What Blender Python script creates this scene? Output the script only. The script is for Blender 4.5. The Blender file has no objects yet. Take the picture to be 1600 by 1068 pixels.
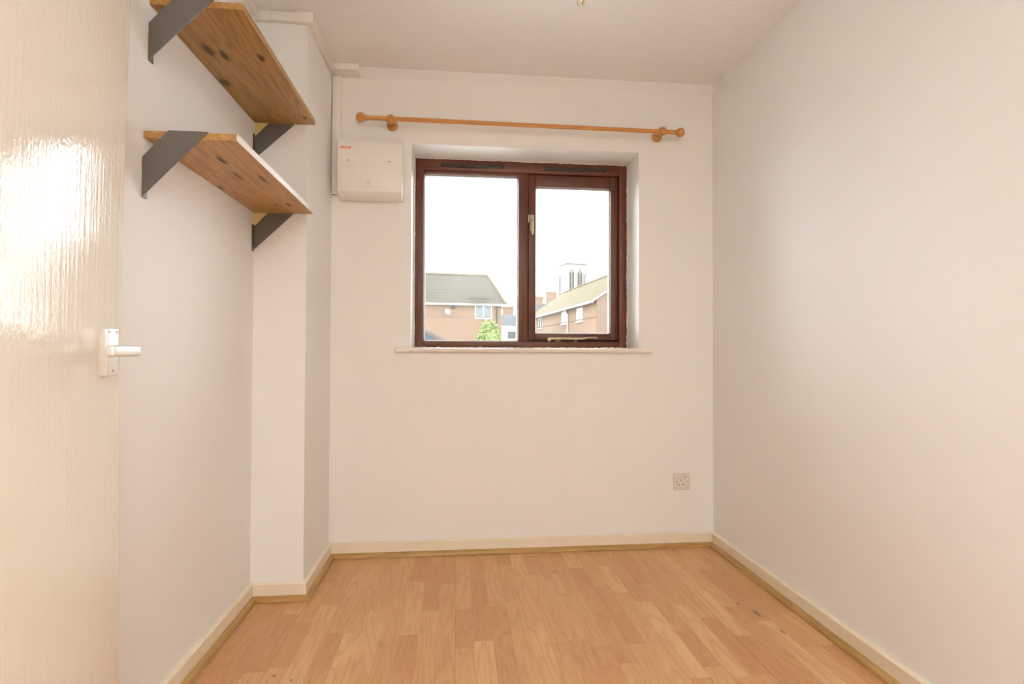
import bpy, bmesh, math, random
from mathutils import Vector, Matrix, Euler
random.seed(7)
S = bpy.context.scene
COL = S.collection
R = math.radians

# ------------------------------------------------------------------ camera
cam_d = bpy.data.cameras.new('camera'); cam = bpy.data.objects.new('camera', cam_d); COL.objects.link(cam)
cam_d.sensor_width = 36.0; cam_d.lens = 867.48 / 1600 * 36.0
cam_d.clip_start = 0.02; cam_d.clip_end = 1000
cam.matrix_world = (Matrix.Translation((0, -2.8076, 1.0126)) @ Matrix.Rotation(-0.0993, 4, 'Z')
                    @ Matrix.Rotation(math.pi / 2 + 0.0158, 4, 'X') @ Matrix.Rotation(0.0034, 4, 'Z'))
S.camera = cam

# ------------------------------------------------------------------ sky, added fill light power, exposure
world = bpy.data.worlds.new('overcast_sky'); S.world = world; world.use_nodes = True
bg = world.node_tree.nodes['Background']
bg.inputs['Color'].default_value = (0.94, 0.965, 1.0, 1); bg.inputs['Strength'].default_value = 10.2
FILL_POWER = 355.0
FILL_COLOUR = (1.0, 0.985, 0.945)
vs = S.view_settings
S.display_settings.display_device = 'sRGB'
vs.view_transform = 'Standard'; vs.look = 'None'; vs.gamma = 1.0; vs.use_curve_mapping = False
vs.exposure = 0.07
cy = S.cycles
cy.max_bounces = 12; cy.diffuse_bounces = 7; cy.glossy_bounces = 6; cy.transmission_bounces = 6; cy.transparent_max_bounces = 16

# ------------------------------------------------------------------ room dimensions (metres)
XL, XR = -0.8274, 1.3436          # left and right wall faces
PX, PY = -0.6191, -0.4517         # pier in the far left corner: its right face and its front face
H = 2.40
YR = -5.00                        # rear wall, behind the camera
WX0, WX1, WZ0, WZ1 = -0.231, 0.945, 1.026, 2.051    # window opening
WY = 0.20                         # face of the window frame

# ------------------------------------------------------------------ helpers
def wloc(o):
    v = Vector((0, 0, 0))
    while o:
        v += o.location; o = o.parent
    return v
def link(name, me, mat, parent=None, smooth=False):
    if mat and not me.materials: me.materials.append(mat)
    if smooth:
        for p in me.polygons: p.use_smooth = True
    o = bpy.data.objects.new(name, me); COL.objects.link(o)
    if parent: o.parent = parent
    return o
def obj(name, bm, mat, parent=None, smooth=False, angle=None):
    """bmesh in world coordinates -> one mesh object, moved into its parent's frame"""
    if parent: bmesh.ops.translate(bm, verts=bm.verts, vec=-wloc(parent))
    bmesh.ops.recalc_face_normals(bm, faces=bm.faces)
    me = bpy.data.meshes.new(name); bm.to_mesh(me); bm.free()
    o = link(name, me, mat, parent)
    if smooth:
        a = R(angle or 40)
        me.polygons.foreach_set('use_smooth', [True] * len(me.polygons))
        me.set_sharp_from_angle(angle=a)
    return o
def thing(name, label, cat, loc=(0, 0, 0), group=None):
    o = bpy.data.objects.new(name, None); COL.objects.link(o); o.location = loc
    o.empty_display_size = 0.05
    o['label'] = label; o['category'] = cat
    if group: o['group'] = group
    return o
def tag(o, label, cat, group=None):
    o['label'] = label; o['category'] = cat
    if group: o['group'] = group
    return o
def struct(o, label=None, cat=None):
    o['kind'] = 'structure'
    if label: o['label'] = label
    if cat: o['category'] = cat
    return o
def B(): return bmesh.new()
def box(bm, x0, x1, y0, y1, z0, z1, bev=0, seg=2):
    r = bmesh.ops.create_cube(bm, size=1)
    M = Matrix.Translation(((x0 + x1) / 2, (y0 + y1) / 2, (z0 + z1) / 2)) @ Matrix.Diagonal((abs(x1 - x0), abs(y1 - y0), abs(z1 - z0), 1))
    bmesh.ops.transform(bm, matrix=M, verts=r['verts'])
    if bev:
        es = list({e for v in r['verts'] for e in v.link_edges})
        bmesh.ops.bevel(bm, geom=es, offset=bev, segments=seg, affect='EDGES', profile=0.5)
    return bm
def prism(bm, poly, axis, a, b, bev=0):
    """extrude a 2-D polygon along an axis; poly pairs are the other two axes in order"""
    def P(q, t):
        return {'x': (t, q[0], q[1]), 'y': (q[0], t, q[1]), 'z': (q[0], q[1], t)}[axis]
    v0 = [bm.verts.new(P(q, a)) for q in poly]; v1 = [bm.verts.new(P(q, b)) for q in poly]
    n = len(poly); fs = [bm.faces.new(v0), bm.faces.new(v1[::-1])]
    for i in range(n): fs.append(bm.faces.new((v0[i], v0[(i + 1) % n], v1[(i + 1) % n], v1[i])))
    if bev:
        es = list({e for f in fs for e in f.edges})
        bmesh.ops.bevel(bm, geom=es, offset=bev, segments=2, affect='EDGES', profile=0.5)
    return bm
def lathe(bm, prof, M, n=24):
    """profile of (radius, height) turned about local z, placed by matrix M"""
    rings = []
    for r, h in prof:
        if r < 1e-6: rings.append([bm.verts.new(M @ Vector((0, 0, h)))])
        else: rings.append([bm.verts.new(M @ Vector((r * math.cos(2 * math.pi * k / n), r * math.sin(2 * math.pi * k / n), h))) for k in range(n)])
    for a, b in zip(rings, rings[1:]):
        for k in range(n):
            k2 = (k + 1) % n
            if len(a) == 1 and len(b) == 1: continue
            if len(a) == 1: bm.faces.new((a[0], b[k2], b[k]))
            elif len(b) == 1: bm.faces.new((a[k], a[k2], b[0]))
            else: bm.faces.new((a[k], a[k2], b[k2], b[k]))
    for r in (rings[0], rings[-1]):
        if len(r) > 2: bm.faces.new(r)
    return bm
def tube(bm, pts, rad, n=10):
    pts = [Vector(p) for p in pts]; rings = []
    up = None
    for i, p in enumerate(pts):
        t = (pts[min(i + 1, len(pts) - 1)] - pts[max(i - 1, 0)]).normalized()
        if up is None: up = t.orthogonal().normalized()
        up = (up - t * up.dot(t)).normalized(); w = t.cross(up)
        rings.append([bm.verts.new(p + rad * (math.cos(2 * math.pi * k / n) * up + math.sin(2 * math.pi * k / n) * w)) for k in range(n)])
    for a, b in zip(rings, rings[1:]):
        for k in range(n): bm.faces.new((a[k], a[(k + 1) % n], b[(k + 1) % n], b[k]))
    bm.faces.new(rings[0][::-1]); bm.faces.new(rings[-1])
    return bm
AX = lambda d: Vector(d).normalized().to_track_quat('Z', 'Y').to_matrix().to_4x4()
def at(p, d=(0, 0, 1)): return Matrix.Translation(p) @ AX(d)

# ------------------------------------------------------------------ materials
class N:
    def __init__(s, name):
        s.m = bpy.data.materials.new(name); s.m.use_nodes = True
        s.t = s.m.node_tree; s.n = s.t.nodes; s.b = s.n['Principled BSDF']; s.out = s.n['Material Output']
    def add(s, typ, ins={}, **kw):
        n = s.n.new(typ)
        for k, v in kw.items(): setattr(n, k, v)
        for k, v in ins.items():
            if isinstance(v, bpy.types.NodeSocket): s.t.links.new(v, n.inputs[k])
            else: n.inputs[k].default_value = v
        return n
    def lk(s, a, b): s.t.links.new(a, b)
    def math(s, op, a, b=0.0, c=0.0, clamp=False):
        return s.add('ShaderNodeMath', {0: a, 1: b, 2: c}, operation=op, use_clamp=clamp).outputs[0]
    def pos(s): return s.add('ShaderNodeNewGeometry').outputs['Position']
    def obj(s): return s.add('ShaderNodeTexCoord').outputs['Object']
    def mapping(s, v, scale=(1, 1, 1), loc=(0, 0, 0), rot=(0, 0, 0)):
        return s.add('ShaderNodeMapping', {'Vector': v, 'Scale': scale, 'Location': loc, 'Rotation': rot}).outputs[0]
    def noise(s, v, scale, detail=3.0, rough=0.5, dist=0.0):
        return s.add('ShaderNodeTexNoise', {'Vector': v, 'Scale': scale, 'Detail': detail, 'Roughness': rough, 'Distortion': dist}).outputs[0]
    def ramp(s, f, stops):
        n = s.add('ShaderNodeValToRGB', {'Fac': f}); e = n.color_ramp.elements
        while len(e) < len(stops): e.new(0.5)
        for q, (p, c) in zip(e, stops): q.position = p; q.color = (*c, 1) if len(c) == 3 else c
        return n.outputs[0]
    def mix(s, f, a, b, mode='MIX'):
        n = s.add('ShaderNodeMix', data_type='RGBA', blend_type=mode)
        for i, v in ((0, f), (6, a), (7, b)):
            if isinstance(v, bpy.types.NodeSocket): s.lk(v, n.inputs[i])
            else: n.inputs[i].default_value = v if i == 0 else (*v, 1)
        return n.outputs[2]
    def set(s, **kw):
        names = {'color': 'Base Color', 'rough': 'Roughness', 'metal': 'Metallic', 'spec': 'Specular IOR Level', 'normal': 'Normal', 'coat': 'Coat Weight', 'crough': 'Coat Roughness', 'cnormal': 'Coat Normal'}
        for k, v in kw.items():
            i = s.b.inputs[names[k]]
            if isinstance(v, bpy.types.NodeSocket): s.lk(v, i)
            else: i.default_value = (*v, 1) if k == 'color' else v
        return s
    def bump(s, h, strength=0.2, dist=0.01):
        return s.add('ShaderNodeBump', {'Height': h, 'Strength': strength, 'Distance': dist}).outputs[0]

def plain(name, c, rough=0.5, metal=0, spec=0.5, grain=0.0, scale=40):
    k = N(name); k.set(rough=rough, metal=metal, spec=spec)
    if grain:
        f = k.noise(k.pos(), scale, 4)
        k.set(color=k.mix(f, tuple(x * (1 - grain) for x in c), tuple(min(1, x * (1 + grain)) for x in c)))
    else: k.set(color=c)
    return k.m

def paint(name, c, patch=False, lump=0.12, scale=9, spots=()):
    """matt emulsion on slightly uneven plaster"""
    k = N(name); p = k.pos()
    a = k.noise(p, 1.7, 3); b = k.noise(p, 55, 4)
    col = k.mix(a, tuple(x * 0.985 for x in c), tuple(min(1, x * 1.012) for x in c))
    sp = k.noise(p, 23, 2)
    col = k.mix(k.math('GREATER_THAN', sp, 0.80), col, tuple(x * 0.93 for x in c))
    for (y0, y1, z0, z1) in spots:      # yellow undercoat showing round the bracket flanges
        s = k.add('ShaderNodeSeparateXYZ', {0: p}); wy = k.math('MULTIPLY', k.math('SUBTRACT', k.noise(p, 60, 2), 0.5), 0.024)
        q = k.math('MULTIPLY', k.math('GREATER_THAN', k.math('ADD', s.outputs[1], wy), y0), k.math('LESS_THAN', s.outputs[1], y1))
        q = k.math('MULTIPLY', q, k.math('MULTIPLY', k.math('GREATER_THAN', s.outputs[2], z0), k.math('LESS_THAN', s.outputs[2], z1)))
        col = k.mix(q, col, (0.80, 0.70, 0.32))
    if patch:
        # bare yellow undercoat left in the corner above the far shelf brackets
        s = k.add('ShaderNodeSeparateXYZ', {0: p}); x, z = s.outputs[0], s.outputs[2]
        wob = k.math('MULTIPLY', k.math('SUBTRACT', k.noise(p, 45, 2), 0.5), 0.008)
        m = None
        for zt in (1.9414, 1.5723):
            inx = k.math('LESS_THAN', k.math('ADD', x, wob), -0.752)
            below = k.math('LESS_THAN', z, zt + 0.002)
            above = k.math('GREATER_THAN', k.math('SUBTRACT', z, k.math('ADD', x, wob)), zt - 0.052 + 0.817)
            q = k.math('MULTIPLY', k.math('MULTIPLY', inx, below), above)
            m = q if m is None else k.math('MAXIMUM', m, q)
        col = k.mix(m, col, (0.80, 0.66, 0.26))
    h = k.math('ADD', k.math('MULTIPLY', k.noise(p, scale, 3), 1.0), k.math('MULTIPLY', b, 0.12))
    k.set(color=col, rough=0.62, spec=0.3, normal=k.bump(h, lump, 0.01))
    return k.m

def stained_wood(name, dark, light, axis=0, rough=0.38, rings=10.0, knots=(), axis2=None, mottle=0.25, coat=0.0):
    """grain that runs along one world axis, with dark knots at given (x, y) places"""
    k = N(name); p = k.pos()
    sc = [26, 26, 26]; sc[axis] = 1.6
    v = k.mapping(p, tuple(sc))
    n1 = k.noise(v, 1.0, 3, 0.55, 0.6)
    ln = k.math('PINGPONG', k.math('MULTIPLY', n1, rings), 0.5)
    sc2 = [420, 420, 420]; sc2[axis] = 9
    fb = k.noise(k.mapping(p, tuple(sc2)), 1.0, 2)
    f = k.math('ADD', k.math('MULTIPLY', ln, 0.9), k.math('MULTIPLY', fb, 0.45))
    f = k.math('ADD', f, k.math('MULTIPLY', k.math('SUBTRACT', k.noise(p, 6, 2), 0.5), mottle))
    col = k.ramp(f, [(0.12, dark), (0.85, light)])
    if knots:
        s = k.add('ShaderNodeSeparateXYZ', {0: p})
        wob = k.math('MULTIPLY', k.math('SUBTRACT', k.noise(p, 60, 3), 0.5), 0.5)
        m = None
        for (x, y, rx, ry) in knots:
            dx = k.math('DIVIDE', k.math('SUBTRACT', s.outputs[0], x), rx); dy = k.math('DIVIDE', k.math('SUBTRACT', s.outputs[1], y), ry)
            d = k.math('ADD', k.math('SQRT', k.math('ADD', k.math('MULTIPLY', dx, dx), k.math('MULTIPLY', dy, dy))), wob)
            q = k.math('SUBTRACT', 1.35, d, clamp=True)
            m = q if m is None else k.math('MAXIMUM', m, q)
        col = k.mix(k.math('MULTIPLY', m, 1.3, clamp=True), col, tuple(x * 0.28 for x in dark))
    k.set(color=col, rough=rough, normal=k.bump(f, 0.05, 0.004))
    if coat: k.set(coat=coat, crough=0.2)
    return k.m

WALL = paint('wall_paint', (0.855, 0.855, 0.848))
WALLB = paint('end_wall_paint', (0.85, 0.84, 0.812))
WALLL = paint('left_wall_paint', (0.855, 0.855, 0.848), spots=((-1.243, -1.222, 1.795, 1.885), (-1.265, -1.244, 1.425, 1.52)))
WALLP = paint('pier_paint', (0.85, 0.845, 0.825), patch=True)
CEIL = paint('ceiling_paint', (0.865, 0.868, 0.87), lump=0.22, scale=60)
REVEAL = plain('white_gloss', (0.84, 0.82, 0.78), 0.35)
GLOSS = plain('sill_gloss', (0.84, 0.80, 0.72), 0.3, grain=0.02)
SKIRT = N('skirting_gloss'); _p = SKIRT.pos()
SKIRT.set(color=SKIRT.mix(SKIRT.math('MULTIPLY', SKIRT.noise(_p, 30, 5), 0.5), (0.85, 0.77, 0.62), (0.74, 0.62, 0.43)), rough=0.3, normal=SKIRT.bump(SKIRT.noise(_p, 60, 3), 0.06, 0.004)); SKIRT = SKIRT.m
PLASTIC = plain('white_plastic', (0.83, 0.80, 0.745), 0.35)
PLASTIC2 = plain('socket_plastic', (0.74, 0.68, 0.60), 0.3)
DARKHOLE = plain('dark_slot', (0.06, 0.05, 0.04), 0.7)
SCREW = plain('screw_metal', (0.35, 0.33, 0.29), 0.4, 0.8)
BEADX = stained_wood('oak_bead_x', (0.37, 0.205, 0.055), (0.55, 0.34, 0.115), axis=0, rings=5)
BEADY = stained_wood('oak_bead_y', (0.37, 0.205, 0.055), (0.55, 0.34, 0.115), axis=1, rings=5)
MAHX = stained_wood('mahogany_x', (0.085, 0.022, 0.012), (0.20, 0.065, 0.035), axis=0, rings=4, rough=0.42)
MAHZ = stained_wood('mahogany_z', (0.085, 0.022, 0.012), (0.20, 0.065, 0.035), axis=2, rings=4, rough=0.42)
VENT = plain('vent_brown', (0.05, 0.035, 0.028), 0.5)
BRASS = plain('dull_brass', (0.40, 0.31, 0.18), 0.42, 0.7, grain=0.15)
IVORY = plain('ivory_enamel', (0.62, 0.53, 0.38), 0.4, grain=0.05)
POLE = stained_wood('varnished_pine', (0.50, 0.20, 0.045), (0.72, 0.36, 0.11), axis=0, rings=5, rough=0.28)
BRACKET = plain('grey_steel', (0.165, 0.150, 0.130), 0.42, 0.25, grain=0.08, scale=25)
SPACER = plain('spacer_bar', (0.72, 0.70, 0.66), 0.4)
CHROME = plain('satin_aluminium', (0.84, 0.82, 0.785), 0.42, 0.55)
SH1 = stained_wood('pine_upper', (0.30, 0.148, 0.034), (0.53, 0.305, 0.095), axis=1, rings=6,
                   knots=[(-.771, -1.013, .013, .038), (-.736, -.985, .010, .035), (-.806, -.801, .016, .026), (-.624, -.984, .010, .024), (-.609, -.529, .008, .018)])
SH2 = stained_wood('pine_lower', (0.35, 0.172, 0.046), (0.60, 0.345, 0.125), axis=1, rings=6,
                   knots=[(-.694, -1.094, .009, .035), (-.705, -.947, .006, .05), (-.636, -.925, .007, .04), (-.646, -.601, .010, .022), (-.814, -.808, .009, .02), (-.701, -.587, .006, .014)])

# glossy brush-marked door paint
k = N('door_gloss'); p = k.pos()
st = k.noise(k.mapping(p, (120, 120, 1.6)), 1.0, 3, 0.55)
st2 = k.noise(k.mapping(p, (170, 170, 105)), 1.0, 1.5, 0.5)
h = k.math('ADD', k.math('MULTIPLY', st, 0.55), k.math('MULTIPLY', st2, 0.34))
bn = k.bump(h, 0.55, 0.0020)
k.set(color=(0.805, 0.765, 0.675), rough=0.5, spec=0.05, normal=bn, coat=1.0, crough=0.018, cnormal=bn)
DOOR = k.m

# beech-effect laminate: every strip has its own tone (object property), grain in world space
k = N('beech_laminate'); p = k.pos()
tone = k.add('ShaderNodeAttribute', attribute_type='OBJECT', attribute_name='tone').outputs['Fac']
off = k.add('ShaderNodeCombineXYZ', {0: k.math('MULTIPLY', tone, 37.0), 1: k.math('MULTIPLY', tone, 91.0), 2: k.math('MULTIPLY', tone, 13.0)}).outputs[0]
pv = k.add('ShaderNodeVectorMath', {0: p, 1: off}, operation='ADD').outputs[0]
n1 = k.noise(k.mapping(pv, (13, 1.7, 1)), 1.0, 1.5, 0.45, 0.25)
ln = k.math('PINGPONG', k.math('MULTIPLY', n1, 7.0), 0.5)
ln = k.math('POWER', k.math('MULTIPLY', ln, 2.0), 3.0)
fb = k.noise(k.mapping(pv, (330, 7, 1)), 1.0, 2)
fl = k.noise(k.mapping(pv, (160, 28, 1)), 1.0, 2)
base = k.ramp(k.math('FRACT', k.math('MULTIPLY', tone, 7.31)), [(0.0, (0.575, 0.298, 0.134)), (0.4, (0.64, 0.37, 0.170)), (0.8, (0.68, 0.410, 0.190)), (1.0, (0.75, 0.490, 0.245))])
blotch = k.noise(k.mapping(pv, (9, 2.2, 1)), 1.0, 2)
col = k.mix(k.math('MULTIPLY', k.math('SUBTRACT', blotch, 0.45, clamp=True), 1.6, clamp=True), base, (0.60, 0.298, 0.142))
col = k.mix(k.math('MULTIPLY', ln, 0.46), col, (0.50, 0.23, 0.10))
col = k.mix(k.math('MULTIPLY', k.math('SUBTRACT', fb, 0.42, clamp=True), 1.3, clamp=True), col, (0.52, 0.25, 0.11))
col = k.mix(k.math('MULTIPLY', k.math('SUBTRACT', fl, 0.55, clamp=True), 1.2, clamp=True), col, (0.80, 0.53, 0.30))
s = k.add('ShaderNodeSeparateXYZ', {0: p})
wob = k.math('MULTIPLY', k.math('SUBTRACT', k.noise(p, 40, 3), 0.5), 1.6)
m = None
for (x, y, rx, ry) in ((1.161, -.746, .010, .028), (1.178, -.887, .007, .020), (1.13, -.66, .005, .014), (-.56, -1.0, .006, .006), (-.50, -1.03, .005, .008)):
    dx = k.math('DIVIDE', k.math('SUBTRACT', s.outputs[0], x), rx); dy = k.math('DIVIDE', k.math('SUBTRACT', s.outputs[1], y), ry)
    d = k.math('ADD', k.math('SQRT', k.math('ADD', k.math('MULTIPLY', dx, dx), k.math('MULTIPLY', dy, dy))), wob)
    q = k.math('SUBTRACT', 1.2, d, clamp=True); m = q if m is None else k.math('MAXIMUM', m, q)
col = k.mix(k.math('MULTIPLY', m, 0.9, clamp=True), col, (0.10, 0.085, 0.06))
# specks of dried white paint
vo = k.add('ShaderNodeTexVoronoi', {'Vector': p, 'Scale': 11.0}).outputs['Distance']
col = k.mix(k.math('LESS_THAN', vo, 0.022), col, (0.8, 0.74, 0.64))
k.set(color=col, rough=k.math('ADD', 0.27, k.math('MULTIPLY', k.noise(p, 12, 3), 0.16)), spec=0.45, normal=k.bump(fb, 0.03, 0.002))
FLOOR = k.m

# window glass: thin, clear, slightly reflective
k = N('window_glass')
fr = k.add('ShaderNodeFresnel', {'IOR': 1.45}).outputs[0]
tr = k.add('ShaderNodeBsdfTransparent', {'Color': (0.965, 0.98, 0.975, 1)}).outputs[0]
gl = k.add('ShaderNodeBsdfGlossy', {'Roughness': 0.02, 'Color': (1, 1, 1, 1)}).outputs[0]
k.lk(k.add('ShaderNodeMixShader', {0: fr, 1: tr, 2: gl}).outputs[0], k.out.inputs[0])
GLASS = k.m

# outdoors
def brick(name, c1, c2, mortar, w=0.225, h=0.075):
    k = N(name); p = k.obj()
    s = k.add('ShaderNodeSeparateXYZ', {0: p})
    v = k.add('ShaderNodeCombineXYZ', {0: k.math('ADD', s.outputs[0], s.outputs[1]), 1: s.outputs[2]}).outputs[0]
    b = k.add('ShaderNodeTexBrick', {'Vector': v, 'Color1': (*c1, 1), 'Color2': (*c2, 1), 'Mortar': (*mortar, 1), 'Scale': 1.0, 'Mortar Size': 0.01, 'Brick Width': w, 'Row Height': h})
    col = k.mix(k.math('MULTIPLY', k.noise(p, 0.8, 4), 0.5), b.outputs[0], tuple(x * 0.8 for x in c1))
    k.set(color=col, rough=0.95, spec=0.08); return k.m
def tiles(name, c1, c2, row=0.25, moss=(0.30, 0.27, 0.12)):
    k = N(name); p = k.obj()
    s = k.add('ShaderNodeSeparateXYZ', {0: p})
    z = k.math('FRACT', k.math('DIVIDE', s.outputs[2], row))
    x = k.math('FRACT', k.math('DIVIDE', k.math('ADD', s.outputs[0], s.outputs[1]), 0.33))
    col = k.mix(k.noise(p, 3, 4), c1, c2)
    col = k.mix(k.math('MULTIPLY', k.math('GREATER_THAN', z, 0.72), 0.6), col, tuple(q * 0.3 for q in c1))
    col = k.mix(k.math('MULTIPLY', k.math('GREATER_THAN', x, 0.88), 0.3), col, tuple(q * 0.5 for q in c1))
    col = k.mix(k.math('MULTIPLY', k.math('SUBTRACT', k.noise(p, 0.7, 4), 0.5, clamp=True), 2.0, clamp=True), col, moss)
    k.set(color=col, rough=0.95, spec=0.08); return k.m
TBRICK = brick('terrace_brick', (0.170, 0.112, 0.075), (0.155, 0.098, 0.064), (0.165, 0.135, 0.11))
BRICK = brick('orange_brick', (0.136, 0.087, 0.057), (0.12, 0.073, 0.047), (0.134, 0.108, 0.086))
BRICKD = brick('shaded_gable_brick', (0.125, 0.085, 0.062), (0.095, 0.06, 0.045), (0.13, 0.108, 0.092))  # gable's shade put into a darker brick colour; also used on string courses
TILE = tiles('grey_roof_tile', (0.046, 0.042, 0.035), (0.060, 0.054, 0.045), moss=(0.062, 0.055, 0.034))
TILEB = tiles('brown_roof_tile', (0.078, 0.064, 0.040), (0.10, 0.083, 0.052), moss=(0.10, 0.084, 0.042))
SLATE = tiles('blue_slate', (0.05, 0.056, 0.064), (0.07, 0.076, 0.085), row=0.2, moss=(0.08, 0.08, 0.08))
UPVC = plain('white_upvc', (0.30, 0.30, 0.295), 0.4)
RENDER = plain('white_render', (0.50, 0.50, 0.49), 0.8, grain=0.03, scale=3)
PANE = plain('dark_pane', (0.07, 0.078, 0.08), 0.08, spec=0.35)
STONE = plain('pale_stone', (0.138, 0.134, 0.126), 0.95, spec=0.08, grain=0.12, scale=0.5)
LOUVRE = plain('louvre_grey', (0.05, 0.045, 0.04), 0.95, spec=0.02)
LEAD = plain('dark_paint', (0.035, 0.037, 0.04), 0.9, spec=0.05)
GREY = plain('dish_grey', (0.26, 0.26, 0.255), 0.5)
POT = plain('terracotta', (0.24, 0.14, 0.09), 0.8, grain=0.1)
LEAF = N('leaf_green'); _p = LEAF.pos()
LEAF.set(color=LEAF.mix(LEAF.noise(_p, 7, 3), (0.055, 0.095, 0.02), (0.165, 0.205, 0.046)), rough=0.6); LEAF = LEAF.m
STEM = plain('bark', (0.14, 0.09, 0.05), 0.9)
GROUND = plain('pale_bounce_ground', (0.44, 0.44, 0.425), 0.95, grain=0.12, scale=2)  # ground made pale to bounce added daylight up onto the ceiling
TIMBER = plain('shed_cladding', (0.042, 0.052, 0.066), 0.9, spec=0.08, grain=0.15, scale=8)

# ------------------------------------------------------------------ the room shell
T = 0.12
bm = B()
box(bm, XL - T, WX0, 0, 0.30, 0, H); box(bm, WX1, XR + T, 0, 0.30, 0, H)
box(bm, WX0, WX1, 0, 0.30, 0, WZ0 - 0.022); box(bm, WX0, WX1, 0, 0.30, WZ1, H)
wall_back = struct(obj('wall_back', bm, WALLB), 'cream painted end wall around the brown window')
bm = B(); box(bm, XR, XR + T, YR, 0, 0, H)
wall_right = struct(obj('wall_right', bm, WALL), 'bare off-white wall on the right of the room')
DY0, DY1, DZ = -3.07, -2.27, 2.03                        # doorway in the left wall, beside the camera
bm = B()
box(bm, XL - T, XL, DY1, 0, 0, H); box(bm, XL - T, XL, YR, DY0, 0, H); box(bm, XL - T, XL, DY0, DY1, DZ, H)
wall_left = struct(obj('wall_left', bm, WALLL), 'off-white wall behind the pine shelves')
bm = B(); box(bm, XL, PX, PY, 0, 0, H)
wall_pier = struct(obj('wall_pier', bm, WALLP), 'boxed-out pier in the far left corner')
bm = B(); box(bm, XL - T, XR + T, YR - T, YR, 0, H)
wall_rear = struct(obj('wall_rear', bm, WALL), 'plain wall behind the camera')
bm = B(); box(bm, XL - T, XR + T, YR - T, 0.30, H, H + 0.1)
ceiling = struct(obj('ceiling', bm, CEIL), 'off-white textured ceiling')
# landing behind the doorway
bm = B()
LR = -3.6
box(bm, XL - T - 1.2, XL - T - 1.1, LR, -1.9, 0, H); box(bm, XL - T - 1.1, XL - T, LR - 0.1, LR, 0, H)
box(bm, XL - T - 1.1, XL - T, -2.0, -1.9, 0, H); box(bm, XL - T - 1.2, XL - T, LR - 0.1, -1.9, H, H + 0.1)
box(bm, XL - T - 1.2, XL, LR - 0.1, -1.9, -0.1, -0.002)
struct(obj('wall_landing', bm, WALL), 'plain landing beyond the open doorway')
# door frame
bm = B()
for y0, y1, z0, z1 in ((DY0, DY0 + 0.03, 0, DZ), (DY1 - 0.03, DY1, 0, DZ), (DY0, DY1, DZ - 0.03, DZ)):
    box(bm, XL - T - 0.005, XL + 0.012, y0, y1, z0, z1, 0.003)
struct(obj('trim_1', bm, GLOSS), 'cream doorway lining')

# shallow filled cove where the ceiling meets the end wall
bm = B()
prism(bm, [(0.0, H), (-0.050, H), (-0.046, H - 0.004), (-0.014, H - 0.019), (-0.004, H - 0.030), (0.0, H - 0.036)], 'x', PX, XR)
struct(obj('trim_2', bm, CEIL, smooth=True, angle=60), 'shallow plaster fillet along the top of the end wall')

# ---- floor: three-strip beech laminate, each strip its own piece
bm = B(); box(bm, XL - T, XR + T, YR - T, 0.0, -0.10, -0.009)
floor = struct(obj('floor', bm, plain('floor_underlay', (0.10, 0.055, 0.025), 0.9)), 'beech-effect laminate floor laid in narrow strips')
PW = 0.066
def plank_mesh():
    bm = B(); g = 0.00010
    box(bm, g, PW - g, 0.0004, 0.9996, -0.009, 0.0)
    te = [e for e in bm.edges if all(abs(v.co.z) < 1e-6 for v in e.verts) and abs(e.verts[0].co.x - e.verts[1].co.x) < 1e-6]
    bmesh.ops.bevel(bm, geom=te, offset=0.0002, segments=1, affect='EDGES')
    me = bpy.data.meshes.new('plank'); bm.to_mesh(me); bm.free(); me.materials.append(FLOOR); return me
PM = plank_mesh()
first = True
known = {-2: [-0.15, -0.608], 1: [-0.10, -0.42], -1: [-.36, -.80], 0: [-.24, -.605], 15: [-.527, -.90], 14: [-.16, -.76], 16: [-.30, -.68]}
tones = {(-2, 1): 0.005, (1, 1): 0.012, (15, 1): 0.955 / 7.31, (0, 2): 0.145 / 7.31}
YF = -1.95
k0, k1 = math.floor((XL - 0.01) / PW), math.ceil((XR + 0.01) / PW)
for kx in range(k0, k1):
    cuts = [0.0]
    for c in known.get(kx, []): cuts.append(c)
    if len(cuts) == 1: cuts.append(-random.uniform(0.06, 0.34))
    while cuts[-1] > YF:
        cuts.append(cuts[-1] - random.choice((0.22, 0.30, 0.38, 0.46, 0.55)) * random.uniform(0.92, 1.08))
    cuts[-1] = YF
    if len(cuts) > 2 and cuts[-2] - cuts[-1] < 0.06: cuts.pop(-2)
    x0 = max(kx * PW, XL - 0.02); 
    for i, (a, b) in enumerate(zip(cuts, cuts[1:])):
        o = bpy.data.objects.new('plank', PM); COL.objects.link(o); o.parent = floor
        gap = (0.0011 if kx == 15 else 0.0002) if kx % 3 == 0 else 0.0
        lift = random.uniform(-0.00015, 0.0) - 0.0001
        o.location = (kx * PW + gap, b, lift); o.scale = (1 - gap / PW, a - b, 1)
        o['tone'] = tones.get((kx, i), random.random())

bm = B()
for kx in range(k0, k1):
    y = YF
    while y > YR:
        y2 = max(YR, y - random.uniform(0.3, 0.5)); box(bm, kx * PW + 0.0001, (kx + 1) * PW - 0.0001, y2 + 0.0002, y - 0.0002, -0.009, -0.0001); y = y2
o = obj('rear_planks', bm, FLOOR, floor); o['tone'] = 0.31; o['kind'] = 'stuff'

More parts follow.
